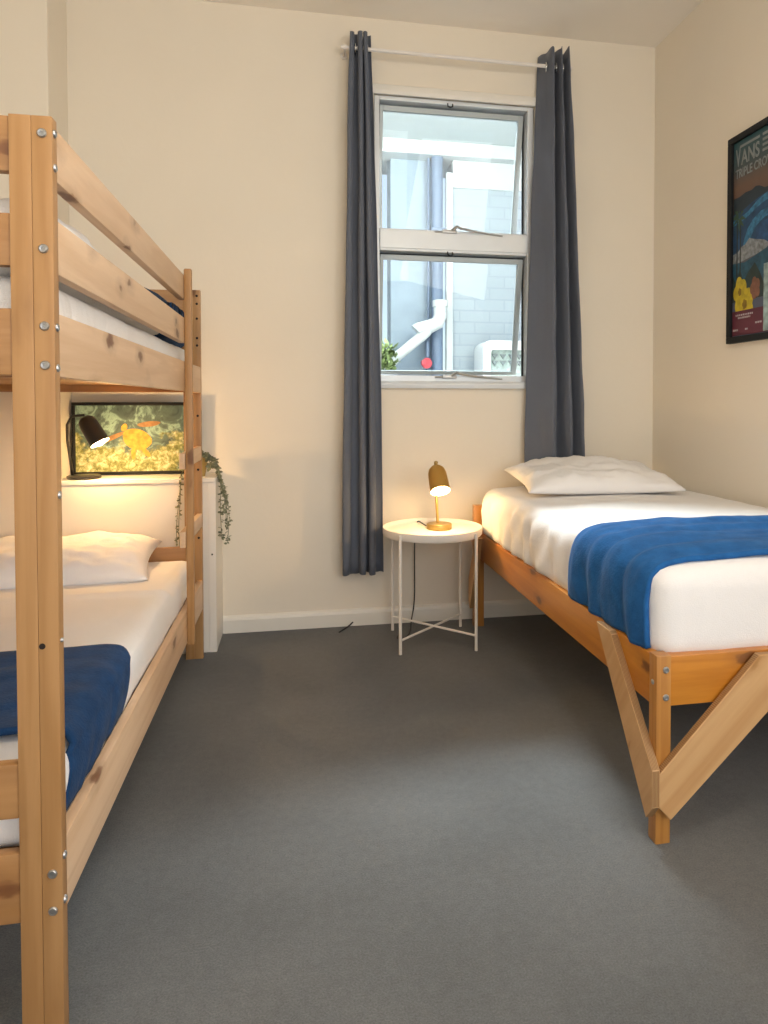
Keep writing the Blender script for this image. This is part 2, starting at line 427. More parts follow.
# downpipe
dp = thing('drain_downpipe', 'dark blue-grey downpipe on the wall outside the window', 'pipe', (1.03, 4.96, -.15))
bm = tube([(1.015, 4.96, -.15), (1.015, 4.96, 2.84)], .042, 14)
obj('pipe_run', bm, M['pipe_blue'], dp, auto=40)
obj('thin_conduit', tube([(.955, 4.98, -.15), (.955, 4.98, 2.84)], .010, 8), M['pipe_blue'], dp, auto=40)
obj('pipe_clip', box(.965, 1.065, 4.915, 4.99, 2.30, 2.325, .003), M['pipe_blue'], dp)
wp = thing('waste_pipe', 'white plastic waste pipe with elbows outside the lower window', 'pipe', (.9, 4.85, 1.4))
obj('upper_elbow', tube([(1.02, 4.87, 1.77), (1.02, 4.87, 1.68), (1.00, 4.87, 1.63), (.95, 4.87, 1.605), (.86, 4.87, 1.585), (.845, 4.87, 1.57)], [.048, .048, .05, .05, .046, .05], 14), M['pipe_white'], wp, auto=50)
obj('sloping_run', tube([(.93, 4.87, 1.575), (.90, 4.87, 1.545), (.70, 4.87, 1.38), (.66, 4.87, 1.33), (.655, 4.87, 1.28)], [.036, .038, .036, .036, .036], 14), M['pipe_white'], wp, auto=50)
obj('pipe_joint', tube([(1.02, 4.87, 1.79), (1.02, 4.87, 1.745)], .056, 14), M['pipe_white'], wp, auto=50)
rv = thing('tap_valve', 'small red tap handle on a pipe below the white elbow', 'valve', (.93, 4.9, 1.2))
obj('riser_pipe', tube([(.935, 4.92, -.15), (.935, 4.92, 1.50)], .014, 10), M['pipe_blue'], rv, auto=40)
obj('valve_handle', lathe([(0, -.014), (.036, -.012), (.04, 0), (.036, .012), (0, .014)], 16, (.925, 4.89, 1.34), align((0, 1, .2))), M['red'], rv, auto=40)
obj('valve_body', box(.885, .915, 4.87, 4.91, 1.325, 1.36, .006), M['red'], rv)
# air conditioner condenser
ac = thing('air_conditioner', 'white rounded outdoor condenser unit low in the lower window', 'air conditioner', (1.5, 4.75, 1.0))
def rrect(x0, x1, z0, z1, r, n=6):
    P = []
    for cx, cz, a0 in ((x1-r, z1-r, 0), (x0+r, z1-r, 90), (x0+r, z0+r, 180), (x1-r, z0+r, 270)):
        for i in range(n+1):
            a = math.radians(a0+90*i/n); P.append((cx+r*math.cos(a), cz+r*math.sin(a)))
    return P
out_p = rrect(1.28, 1.95, .70, 1.49, .06); in_p = rrect(1.335, 1.895, .76, 1.425, .02)
bm = bmesh.new(); A = [bm.verts.new((x, 4.65, z)) for x, z in out_p]; B_ = [bm.verts.new((x, 4.65, z)) for x, z in in_p]
A2 = [bm.verts.new((x, 4.90, z)) for x, z in out_p]; B2 = [bm.verts.new((x, 4.69, z)) for x, z in in_p]
n = len(A)
for i in range(n):
    j = (i+1) % n
    bm.faces.new((A[i], A[j], B_[j], B_[i])); bm.faces.new((A[j], A[i], A2[i], A2[j])); bm.faces.new((B_[i], B_[j], B2[j], B2[i]))
bm.faces.new(A2)
bmesh.ops.recalc_face_normals(bm, faces=bm.faces)
obj('casing', bm, M['pipe_white'], ac, auto=50)
obj('fin_panel', box(1.335, 1.895, 4.685, 4.70, .76, 1.425), M['acgreen'], ac)
bm = bmesh.new()
for i in range(9):
    for j in range(2):
        x = 1.35+i*.06; z = 1.395-j*.045
        merge(bm, prism([(x, z), (x+.045, z), (x+.022, z-.035)], 'xz', 4.672, 4.684, bev=0))
obj('vent_grille', bm, M['grille'], ac)
# wall bracket carrying the unit
obj('mounting_bracket', box(1.35, 1.9, 4.72, 5.0, .66, .70, .003), M['winder'], ac)
# plants outside
def bush(name, cx, cy, cz, r, n, label, mat, stem0):
    t = thing(name, label, 'plant', (cx, cy, stem0))
    bm = bmesh.new()
    for i in range(n):
        a = random.uniform(0, 2*PI); q = random.random()**.5*r; z = cz+random.uniform(-r, r)
        p = Vector((cx+q*math.cos(a), cy+q*math.sin(a)*.6, z)); d = Vector((random.gauss(0, 1), random.gauss(0, 1), random.gauss(.5, 1))).normalized()
        w = d.cross(Vector((0, 0, 1))).normalized()*.014; L = random.uniform(.04, .08)
        v = [bm.verts.new(p), bm.verts.new(p+d*L*.5+w), bm.verts.new(p+d*L), bm.verts.new(p+d*L*.5-w)]
        bm.faces.new(v)
    obj('foliage', bm, M['leaf'], t)
    obj('stem', tube([(cx, cy, stem0+.01), (cx+.01, cy, cz-r*.4), (cx, cy, cz+r*.4)], .009, 8), M['leaf'], t)
    obj('planter', lathe([(0, stem0), (.09, stem0), (.12, cz-r*.8), (.105, cz-r*.8), (.10, cz-r), (0, cz-r)], 18, (cx, cy, 0)), M['planter'], t, auto=40)
bush('potted_shrub', .57, 4.72, 1.34, .11, 420, 'leafy green shrub in grey planter at lower left outside the window', M['leaf'], -.15)
bush('garden_shrub', 1.86, 4.45, 1.24, .16, 420, 'green shrub outside at the lower right corner of the window', M['leaf'], -.15)

# ------------------------------------------------------------------ curtains and rod
RY, RZ = 3.165, 2.660
cr = thing('curtain_rod', 'thin white curtain rod above the window', 'curtain rod', (.75, RY, RZ))
obj('rod', tube([(.205, RY, RZ), (1.29, RY, RZ)], .0085, 14), M['rod'], cr, auto=40)
for x in (.222, 1.300):
    bm = bmesh.new(); tube([(x, YB, RZ), (x, RY-.004, RZ)], .006, 10, bm=bm)
    merge(bm, lathe([(0, 0), (.016, 0), (.016, .006), (0, .008)], 16, (x, YB, RZ), align((0, -1, 0))))
    merge(bm, lathe([(0, -.008), (.012, -.008), (.012, .008), (0, .008)], 16, (x, RY, RZ), align((1, 0, 0))))
    obj('rod_bracket', bm, M['rod'], cr, auto=40)

def curtain(name, label, topx, botx, z0, z1, folds, y_mid, amp, phase, seed, skew=0.):
    t = thing(name, label, 'curtain', ((topx[0]+topx[1])/2, y_mid, z0), None)
    NU, NV = folds*14, 46; bm = bmesh.new(); G = []
    for j in range(NV+1):
        v = j/NV; z = z0+(z1-z0)*v; row = []
        w = v**1.6
        xa = botx[0]*(1-w)+topx[0]*w; xb = botx[1]*(1-w)+topx[1]*w
        for i in range(NU+1):
            u = i/NU
            # folds bunch unevenly
            uu = u+.05*math.sin(2*PI*u*1.3+seed)+.012*math.sin(v*5+seed+u*9)
            ph = 2*PI*folds*uu+phase+.5*math.sin(v*2.2+seed)*(1-v)
            A = amp*(.80+.25*math.sin(seed*3+u*7))*(1-.12*math.sin(v*3))
            y = y_mid+A*math.cos(ph)+.003*fbm((u*3, v*5, seed), 2)
            x = xa+(xb-xa)*u+.010*math.sin(2*ph)*(.6)+.004*fbm((u*4, v*3, 1.7), 2, seed)
            zz = z+(.006*math.cos(ph) if j == NV else 0)+(.006*fbm((u*5, 0, seed), 1.5) if j == 0 else 0)
            y = min(y, YB-.02) 
            row.append(bm.verts.new((x, y, zz)))
        G.append(row)
    for j in range(NV):
        for i in range(NU): bm.faces.new((G[j][i], G[j][i+1], G[j+1][i+1], G[j+1][i]))
    o = obj('curtain_panel', bm, M['curtain'], t, smooth=True)
    md = o.modifiers.new('thickness', 'SOLIDIFY'); md.thickness = .0025; md.offset = 0
    return t
c1 = curtain('curtain', 'grey curtain bunched left of the window, hanging clear of the wall', (.245, .335), (.208, .388), .262, 2.728, 3, 3.165, .038, .6, 1.1)

# right curtain: first fold opens flat towards the window, the rest is stacked
t = thing('curtain', 'grey curtain bunched right of the window, falling behind the single bed', 'curtain', (1.25, 3.17, .42))
bm = bmesh.new(); G = []
top_path = [(1.160, 3.232), (1.178, 3.20), (1.192, 3.165), (1.202, 3.130), (1.212, 3.112), (1.222, 3.135), (1.226, 3.20), (1.233, 3.220), (1.242, 3.19), (1.248, 3.13), (1.257, 3.108), (1.266, 3.13), (1.270, 3.19), (1.277, 3.215), (1.286, 3.18), (1.292, 3.12), (1.300, 3.105)]
bot_path = [(1.085, 3.200), (1.125, 3.185), (1.16, 3.165), (1.19, 3.14), (1.212, 3.125), (1.232, 3.145), (1.246, 3.20), (1.260, 3.216), (1.272, 3.19), (1.285, 3.15), (1.300, 3.128), (1.315, 3.145), (1.325, 3.19), (1.338, 3.212), (1.350, 3.18), (1.362, 3.14), (1.372, 3.13)]
def cat(P, t):
    n = len(P)-1; s = t*n; i = min(int(s), n-1); f = s-i
    p = [Vector(P[max(0, min(n, k))]) for k in (i-1, i, i+1, i+2)]
    return .5*((2*p[1])+(-p[0]+p[2])*f+(2*p[0]-5*p[1]+4*p[2]-p[3])*f*f+(-p[0]+3*p[1]-3*p[2]+p[3])*f**3)
NU, NV = 110, 44
def tp_(q):
    p = cat(top_path, q); p.x = 1.160+(p.x-1.160)*.80; return p
for j in range(NV+1):
    v = j/NV; z = .42+(2.730-.42)*v; w = smin((z-.8)/1.93, 0, 1)**1.15; row = []
    for i in range(NU+1):
        p = tp_(i/NU)*w+cat(bot_path, i/NU)*(1-w)
        row.append(bm.verts.new((p.x+.004*fbm((i/NU*3, v*4, 0), 2, 5), min(p.y+.006*fbm((i/NU*3, v*4, 3), 2, 2), YB-.008), z+(.005*math.sin(i/NU*40) if j == NV else 0))))
    G.append(row)
for j in range(NV):
    for i in range(NU): bm.faces.new((G[j][i], G[j][i+1], G[j+1][i+1], G[j+1][i]))
o = obj('curtain_panel', bm, M['curtain'], t, smooth=True)
o.modifiers.new('thickness', 'SOLIDIFY').thickness = .0025
# chrome eyelets
def torus(c, d, R, r, n=20, k=8):
    d = Vector(d).normalized(); T = align(d); P = [Vector(c)+(T @ Vector((R*math.cos(2*PI*i/n), R*math.sin(2*PI*i/n), 0))) for i in range(n)]
    b = bmesh.new(); rings = []
    for i in range(n):
        e = (P[i]-Vector(c)).normalized()
        rings.append([b.verts.new(P[i]+(e*math.cos(2*PI*q/k)+d*math.sin(2*PI*q/k))*r) for q in range(k)])
    for i in range(n):
        for q in range(k): b.faces.new((rings[i][q], rings[i][(q+1) % k], rings[(i+1) % n][(q+1) % k], rings[(i+1) % n][q]))
    bmesh.ops.recalc_face_normals(b, faces=b.faces); return b
for x, d in ((1.183, (1, -.35, 0)), (1.212, (1, .1, 0)), (1.229, (1, -.1, 0)), (1.247, (1, .1, 0)), (1.263, (1, -.1, 0))):
    obj('eyelet', torus((x, RY+.004, RZ-.004), d, .021, .0045), M['chrome'], t, smooth=True)
for x in (.252, .270, .288, .306, .322):
    obj('eyelet', torus((x, RY, RZ-.004), (1, 0, 0), .021, .004), M['chrome'], c1, smooth=True)

# ------------------------------------------------------------------ bunk bed
bk = thing('bunk_bed', 'pine bunk bed with guard rails and end ladder on the left', 'bunk bed', (-.86, 2.07, 0))
def board(name, a, parent, mat, bev=.003, extra=None):
    b = box(*a, bev=bev)
    if extra: extra(b)
    return obj(name, b, mat, parent, auto=30)
BXR, BXL = -.384, -1.338
PW = .064
def post(x0, x1, y0, y1, z1=1.511):
    bm = bmesh.new(); xm = x0+(x1-x0)*.52
    box(x0, xm, y0, y1, 0, z1, .0016, 2, bm); box(xm+.0002, x1, y0, y1, 0, z1, .0016, 2, bm)
    return obj('post', bm, M['pine_z'], bk, auto=30)
NY0, NY1, FY_0, FY_1 = 1.207, 1.232, 2.930, 2.955
p_nr = post(BXR-PW+.0, BXR, NY0, NY1); p_nl = post(BXL, BXL+PW, NY0, NY1)
p_fr = post(BXR-.068, BXR, FY_0, FY_1, 1.511); p_fl = post(BXL, BXL+PW, FY_0, FY_1)
def bolt(c, d, parent, r=.0075):
    bm = lathe([(0, .0022), (.0022, .0022), (.0024, .0006), (.0026, .0026), (r*.75, .0030), (r, .0012), (r, -.002), (0, -.002)], 20, c, align(d))
    obj('bolt', bm, M['zinc'], parent, auto=50)
for z in (1.483, 1.299, 1.175, 1.112, .277, .215):
    bolt((-.3985, NY0, z), (0, -1, 0), p_nr)
for z in (1.487, 1.432, 1.174, 1.108, .300, .225, .66, .90):
    bolt((BXR, 1.219, z), (1, 0, 0), p_nr, .0065 if z > .7 or z < .5 else .004)
for z in (1.487, 1.455, 1.395, 1.316, 1.286, 1.00, .78, .50):
    bm = lathe([(0, .0005), (.005, .0005), (.005, -.002), (0, -.002)], 12, (-.397, FY_0, z), align((0, -1, 0)))
    obj('screw_hole', bm, M['hole'], p_fr)
for x, z in ((-.409, .655), ):
    obj('screw_hole', lathe([(0, .0005), (.005, .0005), (.005, -.002), (0, -.002)], 12, (x, NY0, z), align((0, -1, 0))), M['hole'], p_nr)
RT = .022; rx0, rx1 = BXR-RT, BXR
UY0, UY1 = 2.515, 2.540       # ladder upright
# long rails on the room side
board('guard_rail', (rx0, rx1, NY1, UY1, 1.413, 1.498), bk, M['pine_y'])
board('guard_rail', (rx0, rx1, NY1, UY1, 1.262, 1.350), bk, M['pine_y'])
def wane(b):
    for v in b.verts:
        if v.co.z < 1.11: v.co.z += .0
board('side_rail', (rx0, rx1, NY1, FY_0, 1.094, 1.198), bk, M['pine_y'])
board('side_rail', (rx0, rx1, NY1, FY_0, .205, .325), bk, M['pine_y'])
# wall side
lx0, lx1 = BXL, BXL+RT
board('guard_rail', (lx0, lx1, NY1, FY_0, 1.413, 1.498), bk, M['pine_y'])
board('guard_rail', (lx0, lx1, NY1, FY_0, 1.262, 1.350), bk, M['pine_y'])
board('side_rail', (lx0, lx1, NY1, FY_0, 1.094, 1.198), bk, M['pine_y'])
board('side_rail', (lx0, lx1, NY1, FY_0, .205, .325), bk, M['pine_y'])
# end rails
ex0, ex1 = BXL+PW, BXR-PW
for (y0, y1) in ((NY0+.003, NY1-.001), (FY_0+.002, FY_1-.002)):
    for z0, z1 in ((1.421, 1.509), (1.271, 1.355), (1.096, 1.203), (.373, .463), (.199, .315)):
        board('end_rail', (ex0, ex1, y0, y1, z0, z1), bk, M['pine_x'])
# slat bearers and slats
for z in (1.100, .245):
    board('slat_bearer', (rx0-.022, rx0, NY1+.01, FY_0-.01, z, z+.025), bk, M['pine_y'])
    board('slat_bearer', (lx1, lx1+.022, NY1+.01, FY_0-.01, z, z+.025), bk, M['pine_y'])
    for i in range(14):
        y = 1.27+i*.122
        board('bed_slat', (lx1+.002, rx0-.002, y, y+.068, z+.025, z+.041), bk, M['pine_x'], .002)
# ladder: upright, rungs, small blocks
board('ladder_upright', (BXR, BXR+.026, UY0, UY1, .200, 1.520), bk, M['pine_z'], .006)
for z in (.820, .545, ):
    board('ladder_rung', (rx0+.002, rx1, UY0-.006, FY_0, z, z+.056), bk, M['pine_y'], .003)

# ------------------------------------------------------------------ bedding
def pad(name, x0, x1, y0, y1, z0, z1, r, mat, label, cat, dent=.004, side=.004, seed=0, top_extra=None, n=(30, 60, 10), wr=0.):
    """mattress in a fitted sheet: rounded box with small folds down its sides"""
    bm = bmesh.new(); L = (x1-x0, y1-y0, z1-z0); cen = Vector(((x0+x1)/2, (y0+y1)/2, (z0+z1)/2))
    nx, ny, nz = n; V = {}
    def vert(i, j, k):
        if (i, j, k) in V: return V[(i, j, k)]
        def f(t, n_):   # denser near the edges
            u = t/n_*2-1; return math.copysign(abs(u)**.8, u) if True else u
        p = Vector((f(i, nx)*L[0]/2, f(j, ny)*L[1]/2, f(k, nz)*L[2]/2))
        q = Vector((smin(p.x, -L[0]/2+r, L[0]/2-r), smin(p.y, -L[1]/2+r, L[1]/2-r), smin(p.z, -L[2]/2+r, L[2]/2-r)))
        d = p-q
        if d.length > 1e-9: 
            dn = d.normalized(); p = q+dn*min(r, max(d.length, r) if True else r)
            p = q+dn*r if (abs(d.x) > r*.999 or abs(d.y) > r*.999 or abs(d.z) > r*.999) else p
        else: dn = Vector((0, 0, 0))
        w = p+cen
        if dn.z > .5: p.z += dent*fbm(w, 3, seed)+dent*.5*fbm(w, 9, seed)
        if abs(dn.x) > .4 and dn.z < .9:
            p.x += math.copysign(1, dn.x)*(side*(fbm((w.y*2.2+w.z*.9, w.z*.4, 1), 4, seed)+wr*abs(math.sin(w.y*16+3*fbm((w.y, 0, 0), 3, seed)+w.z*9))))
        if abs(dn.y) > .4 and dn.z < .9: p.y += math.copysign(1, dn.y)*side*fbm((w.x*2.2, w.z*.6, 2), 3, seed)
        if top_extra and dn.z > -.3:
            p = p+top_extra(w, dn)
        V[(i, j, k)] = bm.verts.new(p+cen); return V[(i, j, k)]
    for i in range(nx):
        for j in range(ny):
            bm.faces.new((vert(i, j, nz), vert(i+1, j, nz), vert(i+1, j+1, nz), vert(i, j+1, nz)))
            bm.faces.new((vert(i, j, 0), vert(i, j+1, 0), vert(i+1, j+1, 0), vert(i+1, j, 0)))
    for i in range(nx):
        for k in range(nz):
            bm.faces.new((vert(i, 0, k), vert(i+1, 0, k), vert(i+1, 0, k+1), vert(i, 0, k+1)))
            bm.faces.new((vert(i, ny, k), vert(i, ny, k+1), vert(i+1, ny, k+1), vert(i+1, ny, k)))
    for j in range(ny):
        for k in range(nz):
            bm.faces.new((vert(0, j, k), vert(0, j, k+1), vert(0, j+1, k+1), vert(0, j+1, k)))
            bm.faces.new((vert(nx, j, k), vert(nx, j+1, k), vert(nx, j+1, k+1), vert(nx, j, k+1)))
    bmesh.ops.recalc_face_normals(bm, faces=bm.faces)
    o = obj(name, bm, mat, loc=((x0+x1)/2, (y0+y1)/2, z0), smooth=True)
    return tag(o, label, cat)

def pillow(name, c, lx, ly, h, rotz, tilt, label, seed, mat):
    """corners pulled out, belly puffed, creases"""
    N = 44; bm = bmesh.new(); top = {}; bot = {}
    for i in range(N+1):
        for j in range(N+1):
            u = i/N*2-1; v = j/N*2-1
            e = (1-abs(u)**2.6)*(1-abs(v)**2.6)
            hh = h/2*max(0, e)**.48
            pinch = 1-.085*(1-abs(v)**2)*(abs(u)**6)
            px = u*lx/2*(1-.07*(1-u*u*0-abs(v)**3 if False else (1-abs(v)**2))*abs(u)**3)
            py = v*ly/2*(1-.10*(1-abs(u)**2)*abs(v)**3)
            w = fbm((u*1.4, v*1.4, seed), 1.6, seed)*.015+fbm((u*4, v*2.5, seed), 2.2, seed)*.008
            edge = min(1, max(0, e)*4)
            zt = hh+w*edge; zb = -hh*.42+.0*w
            top[(i, j)] = bm.verts.new((px, py, zt))
            bot[(i, j)] = top[(i, j)] if i in (0, N) or j in (0, N) else bm.verts.new((px, py, zb))
    for i in range(N):
        for j in range(N):
            bm.faces.new((top[i, j], top[i+1, j], top[i+1, j+1], top[i, j+1]))
            bm.faces.new((bot[i, j], bot[i, j+1], bot[i+1, j+1], bot[i+1, j]))
    T = Matrix.Translation(Vector(c)) @ Matrix.Rotation(rotz, 4, 'Z') @ Matrix.Rotation(tilt[0], 4, 'X') @ Matrix.Rotation(tilt[1], 4, 'Y')
    bmesh.ops.transform(bm, matrix=T, verts=bm.verts)
    zmin = min(v.co.z for v in bm.verts)
    o = obj(name, bm, mat, loc=(c[0], c[1], zmin), smooth=True)
    return tag(o, label, 'pillow')

def throw(name, path, y0, y1, label, mat, cat='blanket', thick=.012, ripple=.004, nrip=5, seed=0, skew=None, ny=60, hem=.004):
    """blanket laid across a bed: path is the (x,z) section, swept along y with long ripples"""
    P = [Vector(p) for p in path]; d = [0]
    for a, b in zip(P, P[1:]): d.append(d[-1]+(b-a).length)
    NS = 110; S = []
    for i in range(NS+1):
        s = d[-1]*i/NS; k = max(q for q in range(len(d)) if d[q] <= s+1e-9); k = min(k, len(P)-2)
        f = (s-d[k])/(d[k+1]-d[k]); S.append(P[k].lerp(P[k+1], f))
    # smooth section
    for _ in range(3): S = [S[0]]+[(S[i-1]+S[i]*2+S[i+1])/4 for i in range(1, NS)]+[S[-1]]
    bm = bmesh.new(); G = []
    for i in range(NS+1):
        tg = (S[min(i+1, NS)]-S[max(i-1, 0)]).normalized(); nrm = Vector((-tg.y, tg.x))
        if nrm.y < 0 and abs(tg.x) > .5: nrm = -nrm
        row = []; s = i/NS
        for j in range(ny+1):
            v = j/ny; ya, yb = y0, y1
            if skew: ya, yb = skew(s, S[i], y0, y1)
            y = ya+(yb-ya)*v
            rp = ripple*(math.sin(v*2*PI*nrip+seed+2.2*fbm((s*1.2, v, 0), 1.5, seed))*(.5+.5*fbm((s*2, v*2, 4), 1.2, seed))+.9*fbm((s*3, v*3.5, 2), 1.6, seed))
            rp = rp+ripple*.6
            p = S[i]+nrm*rp
            y += hem*fbm((s*5, 0, v), 1.4, seed)*(1 if j in (0, ny) else .3)
            row.append(bm.verts.new((p.x, y, p.y)))
        G.append(row)
    for i in range(NS):
        for j in range(ny): bm.faces.new((G[i][j], G[i+1][j], G[i+1][j+1], G[i][j+1]))
    bmesh.ops.recalc_face_normals(bm, faces=bm.faces)
    zs = min(v.co.z for v in bm.verts)
    o = obj(name, bm, mat, loc=(sum(p.x for p in P)/len(P), (y0+y1)/2, zs), smooth=True)
    m_ = o.modifiers.new('thickness', 'SOLIDIFY'); m_.thickness = thick; m_.offset = 0
    return tag(o, label, cat)

# lower bunk
def turn(w, dn):      # turned-down sheet step across the bed
    z = 0.
    if dn.z > .3:
        z = .012/(1+math.exp((w.y-2.40)/.006))*(1 if w.y > 2.1 else 1)*(1-0*w.x)
        z *= 1/(1+math.exp((2.05-w.y)/.05))*.9+.1
        z += .010*math.exp(-((w.y-2.36)/.03)**2)
    return Vector((0, 0, z))
pad('mattress', lx1+.02, rx0-.002, 1.245, 2.915, .288, .420, .045, M['sheet'], 'single mattress in a white fitted sheet on the lower bunk', 'mattress', dent=.004, side=.003, seed=3, top_extra=turn, n=(30, 90, 10))
pillow('pillow', (-.90, 2.735, .455), .74, .42, .17, math.radians(4), (math.radians(8), 0), 'plump white pillow at the head of the lower bunk', 5, M['pillow'])
def lb_skew(s, p, a, b):
    k = smin((.44-p.y)/.12, 0, 1)    # hanging part leans towards the foot
    return (a-.115*k, b-.17*k-.02*s)
xe = rx0+.004
lp = [(xe-.004, .332), (xe+.000, .36), (xe-.002, .39), (xe-.010, .415), (xe-.03, .436), (xe-.07, .440), (-.6, .438), (-.9, .438), (-1.2, .438), (lx1+.03, .436)]
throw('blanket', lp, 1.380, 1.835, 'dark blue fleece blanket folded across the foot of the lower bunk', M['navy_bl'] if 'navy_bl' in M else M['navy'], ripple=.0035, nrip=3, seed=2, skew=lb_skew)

# upper bunk
pad('mattress', lx1+.004, rx0-.003, 1.238, 2.925, 1.142, 1.262, .035, M['sheet_up'], 'single mattress in a white sheet on the top bunk', 'mattress', dent=.004, side=.003, seed=9, n=(26, 70, 8))
def rump(w, dn):
    return Vector((0, 0, .016*fbm((w.x*2, w.y*2, 0), 2.4, 6)+.02*math.exp(-((w.y-1.5)/.25)**2)-.018)) if dn.z > .2 else Vector((0, 0, 0))
pad('duvet', lx1+.01, rx0-.004, 1.245, 2.36, 1.264, 1.400, .05, M['sheet_up'], 'rumpled white duvet on the top bunk behind the guard rails', 'duvet', dent=.012, side=.006, seed=12, top_extra=rump, n=(30, 60, 10), wr=.3)
def heap(w, dn):
    return Vector((0, 0, -.22*smin((w.x+.60)/.22, 0, 1)**2*(1 if dn.z > 0 else 0)*.6+.012*fbm(w, 6, 3)))
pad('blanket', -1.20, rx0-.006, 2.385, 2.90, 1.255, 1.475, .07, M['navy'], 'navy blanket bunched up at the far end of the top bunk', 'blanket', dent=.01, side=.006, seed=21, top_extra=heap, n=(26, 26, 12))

# ------------------------------------------------------------------ single bed
sb = thing('single_bed', 'orange varnished timber single bed with diagonal plywood braces', 'bed', (1.31, 2.3, 0))
SX0, SX1, SY0, SY1 = .832, 1.776, 1.481, 3.15
# legs: near pair, head pair
for (x0, x1, tag_) in ((SX0, SX0+.038, 0), (SX1-.038, SX1, 1)):
    o = obj('leg', box(x0, x1, SY0, SY0+.036, 0, .452, .003), M['var_z'], sb, auto=30)
    if tag_ == 0:
        for z in (.418, .352): 
            bm = lathe([(0, .001), (.004, .001), (.0045, .003), (.0072, .0025), (.0085, .0), (0, -.002)], 18, (x0+.024, SY0, z), align((0, -1, 0)))
            obj('bolt', bm, M['zinc'], o, auto=50)
        obj('bolt', lathe([(0, .003), (.005, .002), (.0065, 0), (0, -.002)], 16, (x0, SY0+.018, .385), align((-1, 0, 0))), M['zinc'], o, auto=50)
    obj('leg', box(x0-.018 if tag_ == 0 else x0, x1-.008 if tag_ == 0 else x1+.006, SY1-.04, SY1, 0, .572, .004), M['var_z'], sb, auto=30)
# rails
obj('side_rail', box(SX0, SX0+.028, SY0+.036, SY1-.04, .328, .448, .003), M['var_y'], sb, auto=30)
obj('side_rail', box(SX1-.028, SX1, SY0+.036, SY1-.04, .328, .448, .003), M['var_y'], sb, auto=30)
obj('foot_rail', box(SX0+.038, SX1-.038, SY0+.006, SY0+.034, .328, .448, .003), M['var_x'], sb, auto=30)
obj('head_rail', box(SX0+.032, SX1-.032, SY1-.034, SY1-.008, .328, .540, .003), M['var_x'], sb, auto=30)
for i in range(13):
    y = 1.54+i*.122
    obj('bed_slat', box(SX0+.028, SX1-.028, y, y+.07, .398, .416, .002), M['var_x'], sb)
for x in (SX0+.028, SX1-.05): obj('slat_bearer', box(x, x+.022, SY0+.04, SY1-.05, .372, .398, .002), M['var_y'], sb)
# braces (outside faces of rail and leg)
def leg_turn(m_): return m_
lb = [(1.767, .446), (1.690, .446), (1.680, .436), (1.447, .200), (1.448, .116), (1.478, .078)]
lb = [(1.772, .447), (1.693, .447), (1.681, .440), (1.462, .190), (1.462, .102), (1.492, .062)]
obj('plywood_brace', prism(lb, 'yz', SX0-.020, SX0, side_mi=1), [M['ply'], M['ply_edge']], sb)
lb2 = [(2.960, .446), (3.020, .446), (3.142, .225), (3.142, .12), (3.118, .085)]
obj('plywood_brace', prism(lb2, 'yz', SX0-.038, SX0-.018, side_mi=1), [M['ply'], M['ply_edge']], sb)
fb = [(.830, .180), (.830, .100), (.860, .068), (1.205, .390), (1.205, .445), (1.090, .445)]
obj('plywood_brace', prism(fb, 'xz', SY0-.020, SY0, side_mi=1), [M['ply2'], M['ply_edge']], sb)
fb2 = [(2.608-x, z) for x, z in fb]
obj('plywood_brace', prism(fb2, 'xz', SY0-.020, SY0, side_mi=1), [M['ply2'], M['ply_edge']], sb)

def sb_extra(w, dn):
    # sheet gathers down the window side, towards the head
    k = 0
    if w.x < .92 and w.z < .64:
        g = smin((w.y-2.0)/.25, 0, 1)
        k = -.004*g*math.sin(w.y*47-(.64-w.z)*26+2*fbm((w.y, w.z*2, 1), 5, 8)) - .018*g*abs(math.sin(w.y*21+(.64-w.z)*7+2*fbm((w.y, 0, 0), 4, 2)))**1.5*smin((.65-w.z)/.08, 0, 1)
    crown = .012*(1-((w.x-1.3)/.47)**2) if dn.z > .5 else 0
    return Vector((k, 0, crown))
pad('mattress', SX0+.012, SX1-.004, SY0+.020, 3.105, .418, .655, .055, M['sheet'], 'single mattress in a white fitted sheet on the varnished bed', 'mattress', dent=.004, side=.004, seed=1, top_extra=sb_extra, n=(34, 130, 14), wr=0)
pillow('pillow', (1.275, 2.86, .712), .68, .48, .165, math.radians(-4), (math.radians(6), 0), 'flat white pillow at the head of the single bed', 11, M['pillow'])
def rb_skew(s, p, a, b):
    k = smin((.66-p.y)/.20, 0, 1)
    return (a+.000*k, b-.0*k+.012*k)
bx = SX0+.006
rp_ = [(bx+.004, .452), (bx-.002, .50), (bx-.004, .56), (bx, .60), (bx+.012, .635), (bx+.038, .656), (bx+.09, .667), (1.1, .674), (1.3, .678), (1.5, .674), (1.70, .664), (1.755, .652), (1.768, .63)]
throw('blanket', rp_, 1.535, 2.000, 'royal blue fleece blanket folded across the foot of the single bed', M['blue'], ripple=.0095, nrip=4, seed=4, skew=rb_skew, thick=.014)

